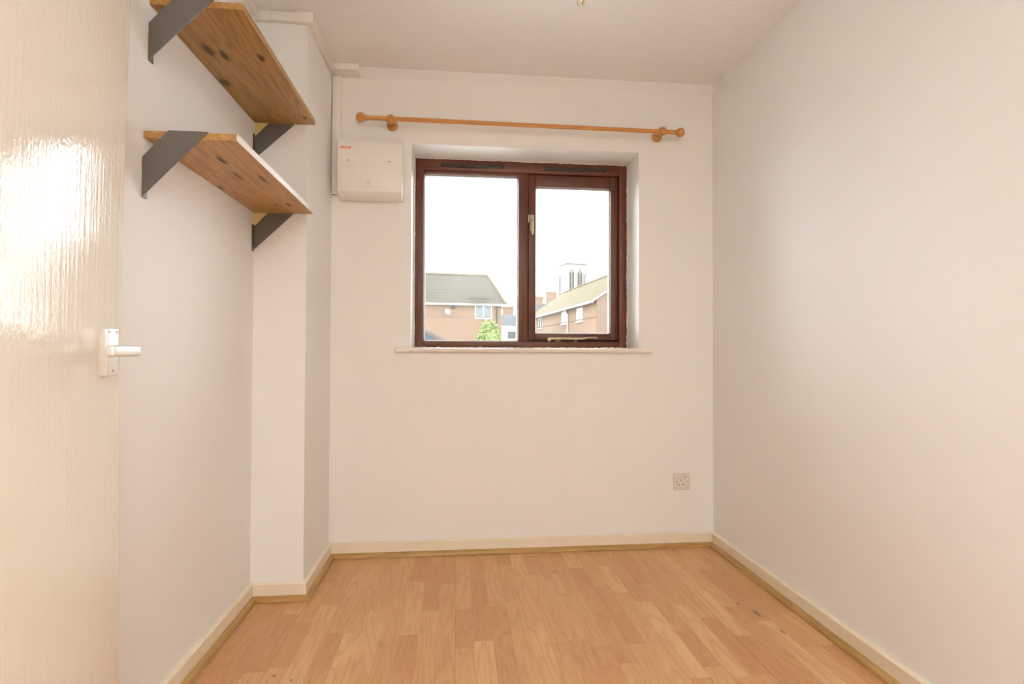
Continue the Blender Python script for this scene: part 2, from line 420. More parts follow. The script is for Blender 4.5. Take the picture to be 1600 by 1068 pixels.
# ---- skirting boards and the oak quarter-round beads in front of them
SK, SH = 0.016, 0.072
def skirt_prof(t, s):      # (offset from wall, z)
    return [(0, 0), (s * t, 0), (s * t, SH - 0.006), (s * (t - 0.004), SH - 0.001), (s * (t - 0.007), SH), (0, SH)]
QR = 0.019
def bead_prof(o, s):
    pts = [(o, 0.0)] + [(o + s * QR * math.cos(a), 0.001 + 0.021 * math.sin(a)) for a in [math.pi / 2 * i / 6 for i in range(7)]]
    return pts
def run(name, base, axis, s, a, b, ma, mb, mat, prof):
    """extrude profile with mitred ends. base: wall coordinate; s: direction into the room; ma/mb: mitre sign at the ends (offset factor)"""
    bm = B(); n = len(prof); rows = []
    for t, m in ((a, ma), (b, mb)):
        row = []
        for o, z in prof:
            u = t + m * abs(o)
            w = base + o
            row.append(bm.verts.new((u, w, z) if axis == 'x' else (w, u, z)))
        rows.append(row)
    bm.faces.new(rows[0]); bm.faces.new(rows[1][::-1])
    for i in range(n): bm.faces.new((rows[0][i], rows[0][(i + 1) % n], rows[1][(i + 1) % n], rows[1][i]))
    return struct(obj(name, bm, mat, smooth=True, angle=35))
segs = [('back', 0.0, 'x', -1, PX, XR, 1, -1), ('right', XR, 'y', -1, YR, 0.0, 1, -1),
        ('pier_side', PX, 'y', 1, PY, 0.0, -1, -1), ('pier_front', PY, 'x', -1, XL, PX, 1, 1),
        ('left', XL, 'y', 1, DY1 + 0.02, PY, 0, -1)]
nt = 3
words = {'back': 'under the window', 'right': 'along the right wall', 'pier_side': 'on the side of the pier', 'pier_front': 'across the front of the pier', 'left': 'below the shelves'}
for nm, base, ax, sg, a, b, ma, mb in segs:
    o = run('baseboard_' + nm, base, ax, sg, a, b, ma, mb, SKIRT, skirt_prof(SK, sg)); o['label'] = 'cream gloss skirting board ' + words[nm]
    q = run('trim_%d' % nt, base, ax, sg, a, b, ma, mb, BEADX if ax == 'x' else BEADY, bead_prof(sg * SK, sg)); nt += 1
    q['label'] = 'oak quarter-round bead ' + words[nm]

# ------------------------------------------------------------------ window
win = struct(bpy.data.objects.new('window_1', None), 'dark mahogany-stained two-light window'); COL.objects.link(win); win.location = (0.36, WY, WZ0)
FX0, FX1, FZ0, FZ1 = -0.226, 0.942, 1.028, 2.047
FY0, FY1 = WY, WY + 0.07
def wpart(name, x0, x1, z0, z1, y0, y1, mat, parent=win, bev=0.003):
    bm = B(); box(bm, x0, x1, y0, y1, z0, z1, bev); return obj(name, bm, mat, parent, smooth=True, angle=30)
wpart('frame_jamb', FX0, -0.179, FZ0, FZ1, FY0, FY1, MAHZ)
wpart('frame_jamb', 0.897, FX1, FZ0, FZ1, FY0, FY1, MAHZ)
wpart('frame_head', -0.179, 0.897, 1.986, FZ1, FY0, FY1, MAHX)
wpart('frame_cill', -0.179, 0.897, FZ0, 1.064, FY0, FY1, MAHX)
wpart('mullion', 0.334, 0.386, 1.064, 1.986, FY0, FY1, MAHZ)
wpart('fixed_head_bead', -0.179, 0.334, 1.968, 1.986, FY0 + 0.008, FY1, MAHX)
# opening sash on the right
sash = wpart('sash', 0.390, 0.430, 1.072, 1.983, FY0 + 0.013, FY1 - 0.010, MAHZ)
wpart('sash_stile', 0.853, 0.893, 1.072, 1.983, FY0 + 0.013, FY1 - 0.010, MAHZ, sash)
wpart('sash_rail', 0.430, 0.853, 1.918, 1.983, FY0 + 0.013, FY1 - 0.010, MAHX, sash)
wpart('sash_rail', 0.430, 0.853, 1.072, 1.109, FY0 + 0.013, FY1 - 0.010, MAHX, sash)
def spacer(x0, x1, z0, z1, y, parent):
    bm = B(); t = 0.006
    for a, b, c, d in ((x0, x0 + t, z0, z1), (x1 - t, x1, z0, z1), (x0 + t, x1 - t, z0, z0 + t), (x0 + t, x1 - t, z1 - t, z1)):
        box(bm, a, b, y, y + 0.014, c, d)
    return obj('spacer_bar', bm, SPACER, parent)
bm = B()
for a, b, c, d_ in ((0.386, 0.396, 1.064, 1.986), (0.887, 0.897, 1.064, 1.986), (0.396, 0.887, 1.064, 1.080), (0.396, 0.887, 1.975, 1.986)): box(bm, a, b, FY1 - 0.008, FY1 + 0.02, c, d_)
obj('frame_rebate', bm, MAHX, win)
spacer(-0.179, 0.334, 1.064, 1.968, FY0 + 0.034, win)
spacer(0.430, 0.853, 1.109, 1.918, FY0 + 0.040, sash)
bm = B(); box(bm, -0.179, 0.334, FY0 + 0.030, FY0 + 0.034, 1.064, 1.968); obj('pane', bm, GLASS, win)
bm = B(); box(bm, 0.430, 0.853, FY0 + 0.036, FY0 + 0.040, 1.109, 1.918); obj('pane', bm, GLASS, sash)
# trickle vents in the head
for x0, x1, xs in ((-0.090, 0.255, 0.03), (0.475, 0.822, 0.735)):
    v = wpart('trickle_vent', x0, x1, 2.004, 2.024, FY0 - 0.007, FY0 + 0.002, VENT, win, 0.002)
    v['label'] = 'dark brown trickle vent'
    bm = B()
    for i in range(3): box(bm, x0 + 0.012, x1 - 0.012, FY0 - 0.0085, FY0 - 0.006, 2.0075 + i * 0.005, 2.0095 + i * 0.005)
    obj('vent_louvre', bm, VENT, v)
    wpart('vent_slider', xs, xs + 0.022, 2.008, 2.020, FY0 - 0.013, FY0 - 0.006, VENT, v, 0.0015)
# brass casement stay on the bottom rail
st = bpy.data.objects.new('casement_stay', None)
sy = FY0 - 0.010
bm = B()
prism(bm, [(0.505, 1.073), (0.502, 1.080), (0.505, 1.087), (0.685, 1.086), (0.712, 1.090), (0.762, 1.091), (0.772, 1.088), (0.771, 1.080), (0.765, 1.079), (0.763, 1.084), (0.715, 1.083), (0.690, 1.075)], 'y', sy - 0.003, sy + 0.003, 0.0008)
stay = obj('casement_stay', bm, BRASS, win, smooth=True, angle=30); stay['label'] = 'dull brass casement stay'
bm = B(); lathe(bm, [(0, -.006), (0.011, -.006), (0.012, 0), (0.010, 0.012), (0, 0.013)], at((0.502, sy + 0.006, 1.074), (0, -1, 0)), 16); obj('stay_pivot', bm, BRASS, stay, smooth=True)
bm = B(); box(bm, 0.535, 0.570, sy + 0.001, sy + 0.016, 1.063, 1.067, 0.001); tube(bm, [(0.552, sy, 1.066), (0.552, sy, 1.077)], 0.004)
obj('stay_pin', bm, BRASS, stay, smooth=True)
bm = B(); box(bm, 0.640, 0.662, sy + 0.001, sy + 0.016, 1.063, 1.067, 0.001); tube(bm, [(0.651, sy, 1.066), (0.651, sy, 1.075)], 0.0035)
obj('stay_pin', bm, BRASS, stay, smooth=True)
# ivory cockspur fastener on the meeting stile
bm = B(); box(bm, 0.398, 0.420, FY0 + 0.006, FY0 + 0.014, 1.672, 1.760, 0.003)
fast = obj('fastener', bm, IVORY, win, smooth=True); fast['label'] = 'ivory window fastener'
bm = B(); prism(bm, [(0.402, 1.738), (0.417, 1.738), (0.416, 1.655), (0.411, 1.645), (0.405, 1.648), (0.403, 1.665)], 'y', FY0 - 0.018, FY0 - 0.006, 0.002)
obj('fastener_lever', bm, IVORY, fast, smooth=True)
bm = B(); lathe(bm, [(0, 0), (0.008, 0), (0.008, 0.022), (0.006, 0.024), (0, 0.024)], at((0.410, FY0 + 0.006, 1.728), (0, -1, 0)), 14)
obj('fastener_boss', bm, IVORY, fast, smooth=True)
bm = B(); box(bm, 0.386, 0.3925, FY0 - 0.008, FY0 + 0.001, 1.715, 1.757, 0.001); obj('strike_plate', bm, IVORY, fast)
# ragged line of filler around the frame
random.seed(3)
bm = B()
def rag(p0, p1, inward):
    n = max(2, int((Vector(p1) - Vector(p0)).length / 0.012)); a = []; b = []
    for i in range(n + 1):
        q = Vector(p0).lerp(Vector(p1), i / n); w = 0.0035 + 0.0045 * random.random() ** 2
        a.append((bm.verts.new((q.x, WY - 0.006, q.y)), bm.verts.new((q.x, WY + 0.002, q.y))))
        r = q + Vector(inward) * w
        b.append((bm.verts.new((r.x, WY - 0.002, r.y)), bm.verts.new((r.x, WY + 0.002, r.y))))
    for i in range(n):
        bm.faces.new((a[i][0], a[i + 1][0], b[i + 1][0], b[i][0])); bm.faces.new((b[i][0], b[i + 1][0], b[i + 1][1], b[i][1]))
rag((WX0, FZ1 + 0.004), (WX1, FZ1 + 0.004), (0, -1)); rag((WX0, FZ0 - 0.002), (WX1, FZ0 - 0.002), (0, 1))
rag((WX0, FZ0), (WX0, FZ1), (1, 0)); rag((WX1, FZ0), (WX1, FZ1), (-1, 0))
obj('filler_line', bm, REVEAL, win)
# plaster linings of the reveal (white gloss)
bm = B()
box(bm, WX0 - 0.001, WX0 + 0.0015, 0.0015, WY + 0.01, WZ0, WZ1); box(bm, WX1 - 0.0015, WX1 + 0.001, 0.0015, WY + 0.01, WZ0, WZ1); box(bm, WX0, WX1, 0.0015, WY + 0.01, WZ1 - 0.0015, WZ1 + 0.001)
obj('reveal_lining', bm, REVEAL, win)
# window board
bm = B()
prism(bm, [(WY + 0.05, WZ0 - 0.022), (WY + 0.05, WZ0), (-0.020, WZ0), (-0.026, WZ0 - 0.003), (-0.029, WZ0 - 0.010), (-0.026, WZ0 - 0.018), (-0.020, WZ0 - 0.022)], 'x', WX0, WX1)
box(bm, -0.303, WX0 + 0.0001, -0.029, -0.0005, WZ0 - 0.022, WZ0, 0.008, 3); box(bm, WX1 - 0.0001, 1.012, -0.029, -0.0005, WZ0 - 0.022, WZ0, 0.008, 3)
struct(obj('trim_%d' % nt, bm, GLOSS, smooth=True, angle=40), 'cream gloss window board with rounded nose'); nt += 1

# ------------------------------------------------------------------ open flush door folded back against the left wall
dr = struct(bpy.data.objects.new('door_1', None), 'cream gloss flush door folded back against the left wall'); COL.objects.link(dr)
DX, DYE = -0.745, -1.492
dr.location = (DX - 0.02, DYE - 0.762, 0.0)
bm = B(); box(bm, DX - 0.036, DX, DYE - 0.762, DYE, 0.008, 1.985, 0.0015)
for i in range(1, 16):          # the old leaf is slightly bowed
    bmesh.ops.bisect_plane(bm, geom=bm.verts[:] + bm.edges[:] + bm.faces[:], plane_co=(0, 0, 0.008 + 1.977 * i / 16), plane_no=(0, 0, 1))
for v in bm.verts: v.co.x += 0.020 * (v.co.z - 1.0) ** 2
obj('door_leaf', bm, DOOR, dr, smooth=True, angle=30)
for z in (0.25, 1.0, 1.75):
    bm = B(); tube(bm, [(DX - 0.036, DYE - 0.768, z - 0.05), (DX - 0.036, DYE - 0.768, z + 0.05)], 0.006)
    box(bm, XL - 0.001, DX - 0.03, DYE - 0.768, DYE - 0.764, z - 0.05, z + 0.05); obj('hinge', bm, BRASS, dr, smooth=True)
bm = B(); prism(bm, [(DX - 0.001, 0.957), (DX + 0.0155, 0.957), (DX + 0.0155, 1.056), (DX - 0.001, 1.056)], 'y', -1.564, -1.524, 0.0025)
hp = obj('handle_plate', bm, CHROME, dr, smooth=True, angle=40); hp['label'] = 'satin aluminium lever latch plate'
for y, z in ((-1.5585, 1.050), (-1.5315, 1.050), (-1.544, 0.967)):
    bm = B(); lathe(bm, [(0, 0), (0.0035, 0), (0.003, 0.0009), (0, 0.0009)], at((DX + 0.0154, y, z), (1, 0, 0)), 12); obj('screw', bm, SCREW, hp)
bm = B(); lathe(bm, [(0.013, 0), (0.011, 0.008), (0.010, 0.05)], at((DX + 0.0150, -1.556, 1.008), (1, 0, 0)), 20)
obj('lever_neck', bm, CHROME, hp, smooth=True)
bm = B(); box(bm, DX + 0.054, DX + 0.074, -1.635, -1.546, 0.998, 1.021, 0.006, 4)
for v in bm.verts:
    if v.co.y < -1.58: v.co.x -= 0.004
obj('lever', bm, CHROME, hp, smooth=True, angle=60)

# the leaf stands a touch off the wall line, its free edge a little nearer the wall
dr.location.x -= 0.762 * math.sin(R(-0.2)); dr.rotation_euler = (0, 0, -R(-0.2))

# ------------------------------------------------------------------ shelves on steel brackets
def shelf(label, zb, y0, w, mat, white_edge, drop):
    th = 0.019
    y1 = PY - 0.006
    t = thing('wall_shelf', label, 'shelf', (XL, (y0 + y1) / 2, zb))
    bm = B(); xe = XL + w - (0.0012 if white_edge else 0)
    box(bm, XL + 0.001, xe, y0, y1, zb, zb + th, 0.001, 1)
    obj('board', bm, mat, t)
    if white_edge:
        bm = B(); box(bm, xe, XL + w, y0, y1, zb + 0.0005, zb + th); e = obj('front_edge', bm, REVEAL, t); e['label'] = 'white painted front edge'
    for yy, near in ((y0 - 0.004, True), (y1 - 0.0005, False)):
        bm = B(); top = zb + (0.0205 if near else -0.0005)
        x = XL + 0.0025
        a = 0.064; b = 0.163           # where the strut meets the board
        poly = [(x, zb - drop), (x, zb - 0.050), (x + a - 0.001, top), (x + b, top)]
        if not near: poly = [(x + 0.002, zb - drop + 0.006), (x + 0.002, zb - 0.055), (x + a - 0.01, top), (x + b - 0.008, top)]
        prism(bm, poly, 'y', yy - 0.0, yy + 0.0035)
        br = obj('bracket', bm, BRACKET, t); br['label'] = 'dark grey steel strut bracket'
        bm = B()
        f0, f1 = (yy, yy + 0.022) if near else (yy - 0.018, yy + 0.003)
        box(bm, XL + 0.0002, XL + 0.0032, f0, f1, zb - drop - 0.004, zb - 0.050, 0.0008, 1)
        fl = obj('wall_flange', bm, BRACKET, br)
        for dz in (0.012, drop - 0.066):
            bm = B(); lathe(bm, [(0, 0), (0.004, 0), (0.0035, 0.0018), (0, 0.002)], at((XL + 0.003, (f0 + f1) / 2, zb - drop + dz), (1, 0, 0)), 10); 
            s_ = obj('screw', bm, SCREW, br)
    return t
shelf('upper pine shelf with dark knots, bare wooden front edge', 1.9414, -1.238, 0.2423, SH1, False, 0.150)
shelf('lower pine shelf with white painted front edge', 1.5723, -1.260, 0.2385, SH2, True, 0.155)

# ------------------------------------------------------------------ curtain pole
cp = thing('curtain_pole', 'varnished pine curtain pole above the window', 'curtain pole', (0.33, 0, 2.10))
ry, rz = -0.085, 2.1335
bm = B(); tube(bm, [(-0.462, ry, rz + 0.003), (1.128, ry, rz - 0.003)], 0.0108, 20); obj('pole', bm, POLE, cp, smooth=True)
for x, s in ((-0.466, -1), (1.132, 1)):
    bm = B(); r = 0.0235
    lathe(bm, [(0.0125, -0.030), (0.0135, -0.028), (0.0135, -0.022)] + [(r * math.sin(a), -r * math.cos(a)) for a in [R(35 + 145 * i / 12) for i in range(12)]] + [(0, r)], at((x, ry, rz - 0.003 * s), (s, 0, 0)), 24)
    obj('finial', bm, POLE, cp, smooth=True)
for x in (-0.324, 1.038):
    bm = B(); lathe(bm, [(0, 0.0005), (0.0235, 0.0005), (0.026, 0.004), (0.026, 0.010), (0.022, 0.015), (0.012, 0.018), (0.010, 0.030), (0.0105, 0.06), (0.012, 0.068)], at((x, 0, rz), (0, -1, 0)), 24)
    b_ = obj('pole_bracket', bm, POLE, cp, smooth=True)
    bm = B(); r = 0.0225
    lathe(bm, [(0, -r)] + [(r * math.sin(a), -r * math.cos(a)) for a in [R(15 + 150 * i / 10) for i in range(11)]] + [(0, r)], at((x, ry, rz), (0, 0, 1)), 24)
    obj('pole_cup', bm, POLE, b_, smooth=True)
    bm = B(); lathe(bm, [(0, 0), (0.004, 0), (0.003, 0.002), (0, 0.0022)], at((x, ry - 0.0215, rz + 0.006), (0, -1, 0.2)), 10); obj('screw', bm, SCREW, b_)

# ------------------------------------------------------------------ consumer unit beside the window
cu = thing('consumer_unit', 'white plastic electricity consumer unit beside the window', 'fuse box', (-0.42, 0, 1.88))
bm = B()
prism(bm, [(0, 1.752), (0, 2.040), (-0.030, 2.046), (-0.088, 2.030), (-0.098, 2.005), (-0.100, 1.985), (-0.100, 1.800), (-0.094, 1.775), (-0.070, 1.756), (-0.04, 1.748)], 'x', -0.571, -0.268, 0.004)
obj('body', bm, PLASTIC, cu, smooth=True, angle=35)
bm = B(); box(bm, -0.550, -0.296, -0.1025, -0.099, 1.797, 1.917, 0.0012); fl = obj('flap', bm, PLASTIC, cu, smooth=True, angle=30)
bm = B(); lathe(bm, [(0.0105, 0), (0.0105, 0.0022), (0.0075, 0.0022), (0.0075, 0.0005), (0, 0.0005)], at((-0.424, -0.1025, 1.817), (0, -1, 0)), 20); obj('flap_latch', bm, plain('latch_plastic', (0.74, 0.72, 0.68), 0.3), fl, smooth=True, angle=30)
for x in (-0.524, -0.327):
    bm = B(); lathe(bm, [(0, 0), (0.0045, 0), (0.0035, 0.0016), (0, 0.0018)], at((x, -0.1002, 1.9215), (0, -1, 0)), 12); obj('screw', bm, SCREW, cu)
bm = B(); prism(bm, [(-0.268, 1.79), (-0.2655, 1.80), (-0.2655, 1.885), (-0.268, 1.90)], 'y', -0.085, -0.02); obj('side_clip', bm, PLASTIC, cu)
bm = B(); box(bm, -0.562, -0.508, -0.1008, -0.0995, 1.974, 1.990); lb = obj('maker_label', bm, plain('label_paper', (0.86, 0.62, 0.42), 0.5), cu); lb['label'] = 'small label with red lettering'
tc = bpy.data.curves.new('lettering', 'FONT'); tc.body = 'CONTACTUM'; tc.size = 0.0125; tc.align_x = 'CENTER'; tc.align_y = 'CENTER'; tc.extrude = 0.0003; tc.offset = 0.00035
to = bpy.data.objects.new('lettering_tmp', tc); COL.objects.link(to)
bpy.context.view_layer.update()
me = bpy.data.meshes.new_from_object(to.evaluated_get(bpy.context.evaluated_depsgraph_get()))
bpy.data.objects.remove(to)
xs = [v.co.x for v in me.vertices]; wsc = 0.050 / (max(xs) - min(xs))
me.transform(Matrix.Translation(Vector((-0.535, -0.1010, 1.9825)) - wloc(lb)) @ Matrix.Rotation(R(90), 4, 'X') @ Matrix.Diagonal((wsc, 0.0092 / 0.0125 * 1.15, 1, 1)))
me.materials.clear()
link('lettering', me, plain('red_print', (0.55, 0.055, 0.02), 0.5), lb)

# ------------------------------------------------------------------ cable trunking along the ceiling and down the corner
tk = thing('cable_trunking', 'white plastic cable trunking under the ceiling around the pier', 'trunking', (PX, PY, H))
tz0 = H - 0.040; d = 0.022; e = 0.0018
def tpart(name, *a, bev=0.0015, sm=True):
    bm = B(); box(bm, *a, bev); return obj(name, bm, PLASTIC, tk, smooth=True, angle=30)
tpart('trunking_length', XL, XL + d, -2.9, PY - d - 0.035, tz0, H - 0.0005)
tpart('trunking_length', XL + d + 0.035, PX - 0.045, PY - d, PY, tz0, H - 0.0005)
tpart('trunking_length', PX, PX + d, PY + 0.045, -0.082, tz0, H - 0.0005)
tpart('corner_joint', XL, XL + d + 0.037, PY - d - e, PY, tz0 - e, H - 0.0003)
tpart('corner_joint', XL, XL + d + e, PY - d - 0.037, PY - d + 0.001, tz0 - e, H - 0.0003)
tpart('corner_joint', PX - 0.047, PX + d + e, PY - d - e, PY, tz0 - e, H - 0.0003)
tpart('corner_joint', PX, PX + d + e, PY - 0.001, PY + 0.047, tz0 - e, H - 0.0003)
tpart('junction_cover', PX + 0.0005, -0.478, -0.084, -0.0005, H - 0.034, H - 0.0002, bev=0.004)
tpart('trunking_length', PX + 0.004, PX + 0.046, -0.020, -0.0005, 1.778, H - 0.034)

# ------------------------------------------------------------------ single socket outlet
so = thing('wall_socket', 'single switched power socket low on the end wall', 'socket', (1.1705, 0, 0.3345))
cx, cz = 1.1705, 0.3345
bm = B(); box(bm, cx - 0.043, cx + 0.043, -0.010, -0.0003, cz - 0.043, cz + 0.043, 0.0035, 3); obj('faceplate', bm, PLASTIC2, so, smooth=True, angle=40)
bm = B(); prism(bm, [(-0.0095, cz + 0.004), (-0.0125, cz + 0.004), (-0.0150, cz + 0.024), (-0.0095, cz + 0.024)], 'x', cx + 0.019, cx + 0.031, 0.0008); obj('rocker_switch', bm, PLASTIC, so)
for dx, dz, w, h in ((-0.006, 0.008, 0.0042, 0.0085), (-0.017, -0.0145, 0.0066, 0.0042), (0.005, -0.0145, 0.0066, 0.0042)):
    bm = B(); box(bm, cx + dx - w / 2, cx + dx + w / 2, -0.0104, -0.0099, cz + dz - h / 2, cz + dz + h / 2); obj('pin_slot', bm, DARKHOLE, so)
for dx in (-0.030, 0.030):
    bm = B(); lathe(bm, [(0, 0), (0.0032, 0), (0.0028, 0.0008), (0, 0.0009)], at((cx + dx, -0.0099, cz - 0.0005), (0, -1, 0)), 12); obj('screw', bm, plain('slot_screw', (0.12, 0.09, 0.06), 0.5, 0.5) if dx < 0 else SCREW, so)

# ------------------------------------------------------------------ unlit pendant lamp, only its tip reaches the frame
pl_x, pl_y, tip = 0.352, -1.265, 1.998
pd = thing('pendant_lamp', 'unlit compact fluorescent pendant lamp hanging from the ceiling', 'lamp', (pl_x, pl_y, H))
bm = B(); lathe(bm, [(0, 0), (0.040, 0), (0.040, -0.012), (0.022, -0.026), (0.006, -0.030), (0, -0.030)], at((pl_x, pl_y, H - 0.0005)), 24); obj('ceiling_rose', bm, PLASTIC, pd, smooth=True)
bm = B(); tube(bm, [(pl_x, pl_y, H - 0.028), (pl_x, pl_y, tip + 0.235)], 0.003); obj('flex', bm, PLASTIC, pd, smooth=True)
bm = B(); lathe(bm, [(0, 0.24), (0.009, 0.238), (0.014, 0.222), (0.016, 0.20), (0.0195, 0.198), (0.0195, 0.165), (0, 0.165)], at((pl_x, pl_y, tip)), 24); obj('lampholder', bm, PLASTIC, pd, smooth=True)
bm = B(); lathe(bm, [(0, 0.17), (0.012, 0.168), (0.019, 0.15), (0.021, 0.115), (0.018, 0.105), (0, 0.105)], at((pl_x, pl_y, tip)), 24); bulb = obj('bulb_base', bm, PLASTIC, pd, smooth=True)
for sx in (-1, 1):
    bm = B(); cxx = pl_x + sx * 0.0075; arc = [(cxx, pl_y - 0.009, tip + 0.11)] + [(cxx, pl_y - 0.009 * math.cos(a), tip + 0.0155 - 0.009 * math.sin(a)) for a in [math.pi * i / 8 for i in range(9)]] + [(cxx, pl_y + 0.009, tip + 0.11)]
    tube(bm, arc, 0.0062, 12); obj('bulb_tube', bm, plain('bulb_phosphor', (0.84, 0.78, 0.66), 0.2), bulb, smooth=True)

# ------------------------------------------------------------------ unseen uplighter added behind the camera as fill, bounced off the rear ceiling
ux, uy = 0.30, -4.25
fl = thing('fill_uplighter', 'added unseen white uplighter behind the camera for fill light', 'floor lamp', (ux, uy, 0))
WM = plain('fill_uplighter_white', (0.8, 0.79, 0.76), 0.4)
bm = B(); lathe(bm, [(0, 0), (0.13, 0), (0.13, 0.014), (0.10, 0.024), (0.02, 0.030), (0, 0.030)], at((ux, uy, 0)), 32); obj('base', bm, WM, fl, smooth=True)
bm = B(); tube(bm, [(ux, uy, 0.025), (ux, uy, 1.62)], 0.012, 14); obj('stem', bm, WM, fl, smooth=True)  # stem of the added fill uplighter
bm = B(); lathe(bm, [(0.012, 1.60), (0.03, 1.612), (0.09, 1.65), (0.145, 1.72), (0.149, 1.724), (0.143, 1.722), (0.085, 1.655), (0.026, 1.62), (0, 1.618)], at((ux, uy, 0)), 32); obj('fill_bowl_shade', bm, WM, fl, smooth=True)
bm = B(); lathe(bm, [(0, 1.618), (0.014, 1.618), (0.014, 1.64), (0.028, 1.66), (0.028, 1.67), (0.0, 1.672)], at((ux, uy, 0)), 20); obj('fill_bulb', bm, PLASTIC, fl, smooth=True)
ld = bpy.data.lights.new('fill_spot', 'SPOT'); ld.energy = FILL_POWER; ld.color = FILL_COLOUR; ld.spot_size = R(125); ld.spot_blend = 0.5; ld.shadow_soft_size = 0.05
lo = bpy.data.objects.new('fill_spot', ld); COL.objects.link(lo); lo.location = (ux, uy, 1.745); lo.rotation_euler = (math.pi, 0, 0)

# ------------------------------------------------------------------ outside
GZ = -0.35
bm = B(); box(bm, -120, 160, 0.30, 260, GZ - 0.5, GZ); struct(obj('ground', bm, GROUND), 'garden and street ground outside')

class Frame:
    """local frame for a building: x along its front, y away from the viewer"""
    def __init__(s, o, ang): s.o = Vector(o); s.c, s.s = math.cos(ang), math.sin(ang); s.M = Matrix.Translation(o) @ Matrix.Rotation(ang, 4, 'Z')
def bpart(name, root, bm, mat, M, smooth=False):
    bmesh.ops.transform(bm, matrix=M, verts=bm.verts)
    return obj(name, bm, mat, root, smooth=smooth)
def lb(root, ang):
    root.rotation_euler = (0, 0, ang)
def local(name, root, bm, mat, smooth=False):
    """part whose mesh is already in the building's own frame"""
    bmesh.ops.recalc_face_normals(bm, faces=bm.faces)
    me = bpy.data.meshes.new(name); bm.to_mesh(me); bm.free(); o = link(name, me, mat, root); 
    if smooth: me.polygons.foreach_set('use_smooth', [True] * len(me.polygons)); me.set_sharp_from_angle(angle=R(40))
    return o
def upvc_window(root, x0, x1, z0, z1, y=0.0, lights=2, side=None):
    """window on the front (y) or on a side wall (side=x): frame with its panes as sub-parts"""
    def bb(bm, a, b, c, d, e, f):
        if side is None: box(bm, a, b, c, d, e, f)
        else: box(bm, side + c, side + d, a, b, e, f)
    bm = B(); t = 0.07
    bb(bm, x0, x0 + t, y - 0.025, y + 0.05, z0, z1); bb(bm, x1 - t, x1, y - 0.025, y + 0.05, z0, z1)
    bb(bm, x0, x1, y - 0.025, y + 0.05, z1 - t, z1); bb(bm, x0, x1, y - 0.10, y + 0.05, z0 - 0.03, z0 + t)
    n = lights
    for i in range(1, n):
        xm = x0 + (x1 - x0) * i / n; bb(bm, xm - 0.05, xm + 0.05, y - 0.025, y + 0.05, z0, z1)
    w = local('window', root, bm, UPVC)
    for i in range(n):
        a = x0 + (x1 - x0) * i / n; b = x0 + (x1 - x0) * (i + 1) / n
        bm = B(); bb(bm, a + 0.04, b - 0.04, y - 0.012, y + 0.02, z0 + t, z1 - t); local('pane', w, bm, PANE)
    return w

# --- brick house facing the window (left pane)
ang = R(7)
hs = thing('brick_house', 'orange brick house with grey hipped roof and satellite dish', 'house', (3.55, 41.0, GZ)); lb(hs, ang)
ez = 4.75 - GZ; L = -16.0; dep = 8.0; rzh = 7.45 - GZ
bm = B(); box(bm, L, 0, 0, dep, 0, ez); local('walls', hs, bm, BRICK)
bm = B()
o_ = 0.30
ev = [bm.verts.new(v) for v in ((L - o_, -o_, ez - .12), (o_, -o_, ez - .12), (o_, dep + o_, ez - .12), (L - o_, dep + o_, ez - .12))]
rg = [bm.verts.new((L + 1.6, dep / 2, rzh)), bm.verts.new((-0.45, dep / 2, rzh))]
bm.faces.new((ev[0], ev[1], rg[1], rg[0])); bm.faces.new((ev[2], ev[3], rg[0], rg[1])); bm.faces.new((ev[1], ev[2], rg[1])); bm.faces.new((ev[3], ev[0], rg[0])); bm.faces.new(ev[::-1])
rf = local('roof', hs, bm, TILE)
bm = B(); tube(bm, [(-0.45, dep / 2, rzh + .03), (o_, -o_, ez - .06)], 0.10, 8); local('hip_ridge', rf, bm, TILEB)
bm = B(); tube(bm, [(L + 1.6, dep / 2, rzh + .03), (-0.45, dep / 2, rzh + .03)], 0.12, 8); local('ridge', rf, bm, TILEB)
bm = B(); box(bm, L - o_, o_, -o_ - 0.08, -o_ + 0.04, ez - .22, ez - .10); local('gutter', hs, bm, UPVC)
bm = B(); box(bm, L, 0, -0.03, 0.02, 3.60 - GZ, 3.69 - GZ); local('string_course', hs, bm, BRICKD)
upvc_window(hs, -2.16, -0.80, 3.52 - GZ, 4.62 - GZ)
upvc_window(hs, -9.6, -8.2, 3.52 - GZ, 4.62 - GZ)
upvc_window(hs, -7.6, -5.8, 1.0 - GZ, 2.2 - GZ, lights=3)
bm = B(); tube(bm, [(-0.42, -0.08, ez - .2), (-0.42, -0.08, 0.05)], 0.045, 8); local('downpipe', hs, bm, LEAD)
bm = B(); lathe(bm, [(0, 0), (0.12, 0.02), (0.22, 0.08), (0.225, 0.075), (0.12, 0.005), (0, -0.015)], at((-4.35, -0.30, 3.98 - GZ), (0.35, -1, 0.25)), 20); ds = local('satellite_dish', hs, bm, GREY, True)
bm = B(); tube(bm, [(-4.35, 0.0, 3.93 - GZ), (-4.35, -0.28, 3.97 - GZ)], 0.025, 8); tube(bm, [(-4.35, -0.28, 3.80 - GZ), (-4.22, -0.65, 4.02 - GZ)], 0.015, 6); local('dish_arm', ds, bm, GREY)
bm = B(); prism(bm, [(-4.0, 4.30 - GZ), (-3.92, 4.62 - GZ), (-3.72, 4.66 - GZ), (-3.66, 4.36 - GZ), (-3.80, 4.24 - GZ)], 'y', -0.22, 0.0, 0.02); local('alarm_box', hs, bm, LEAD)

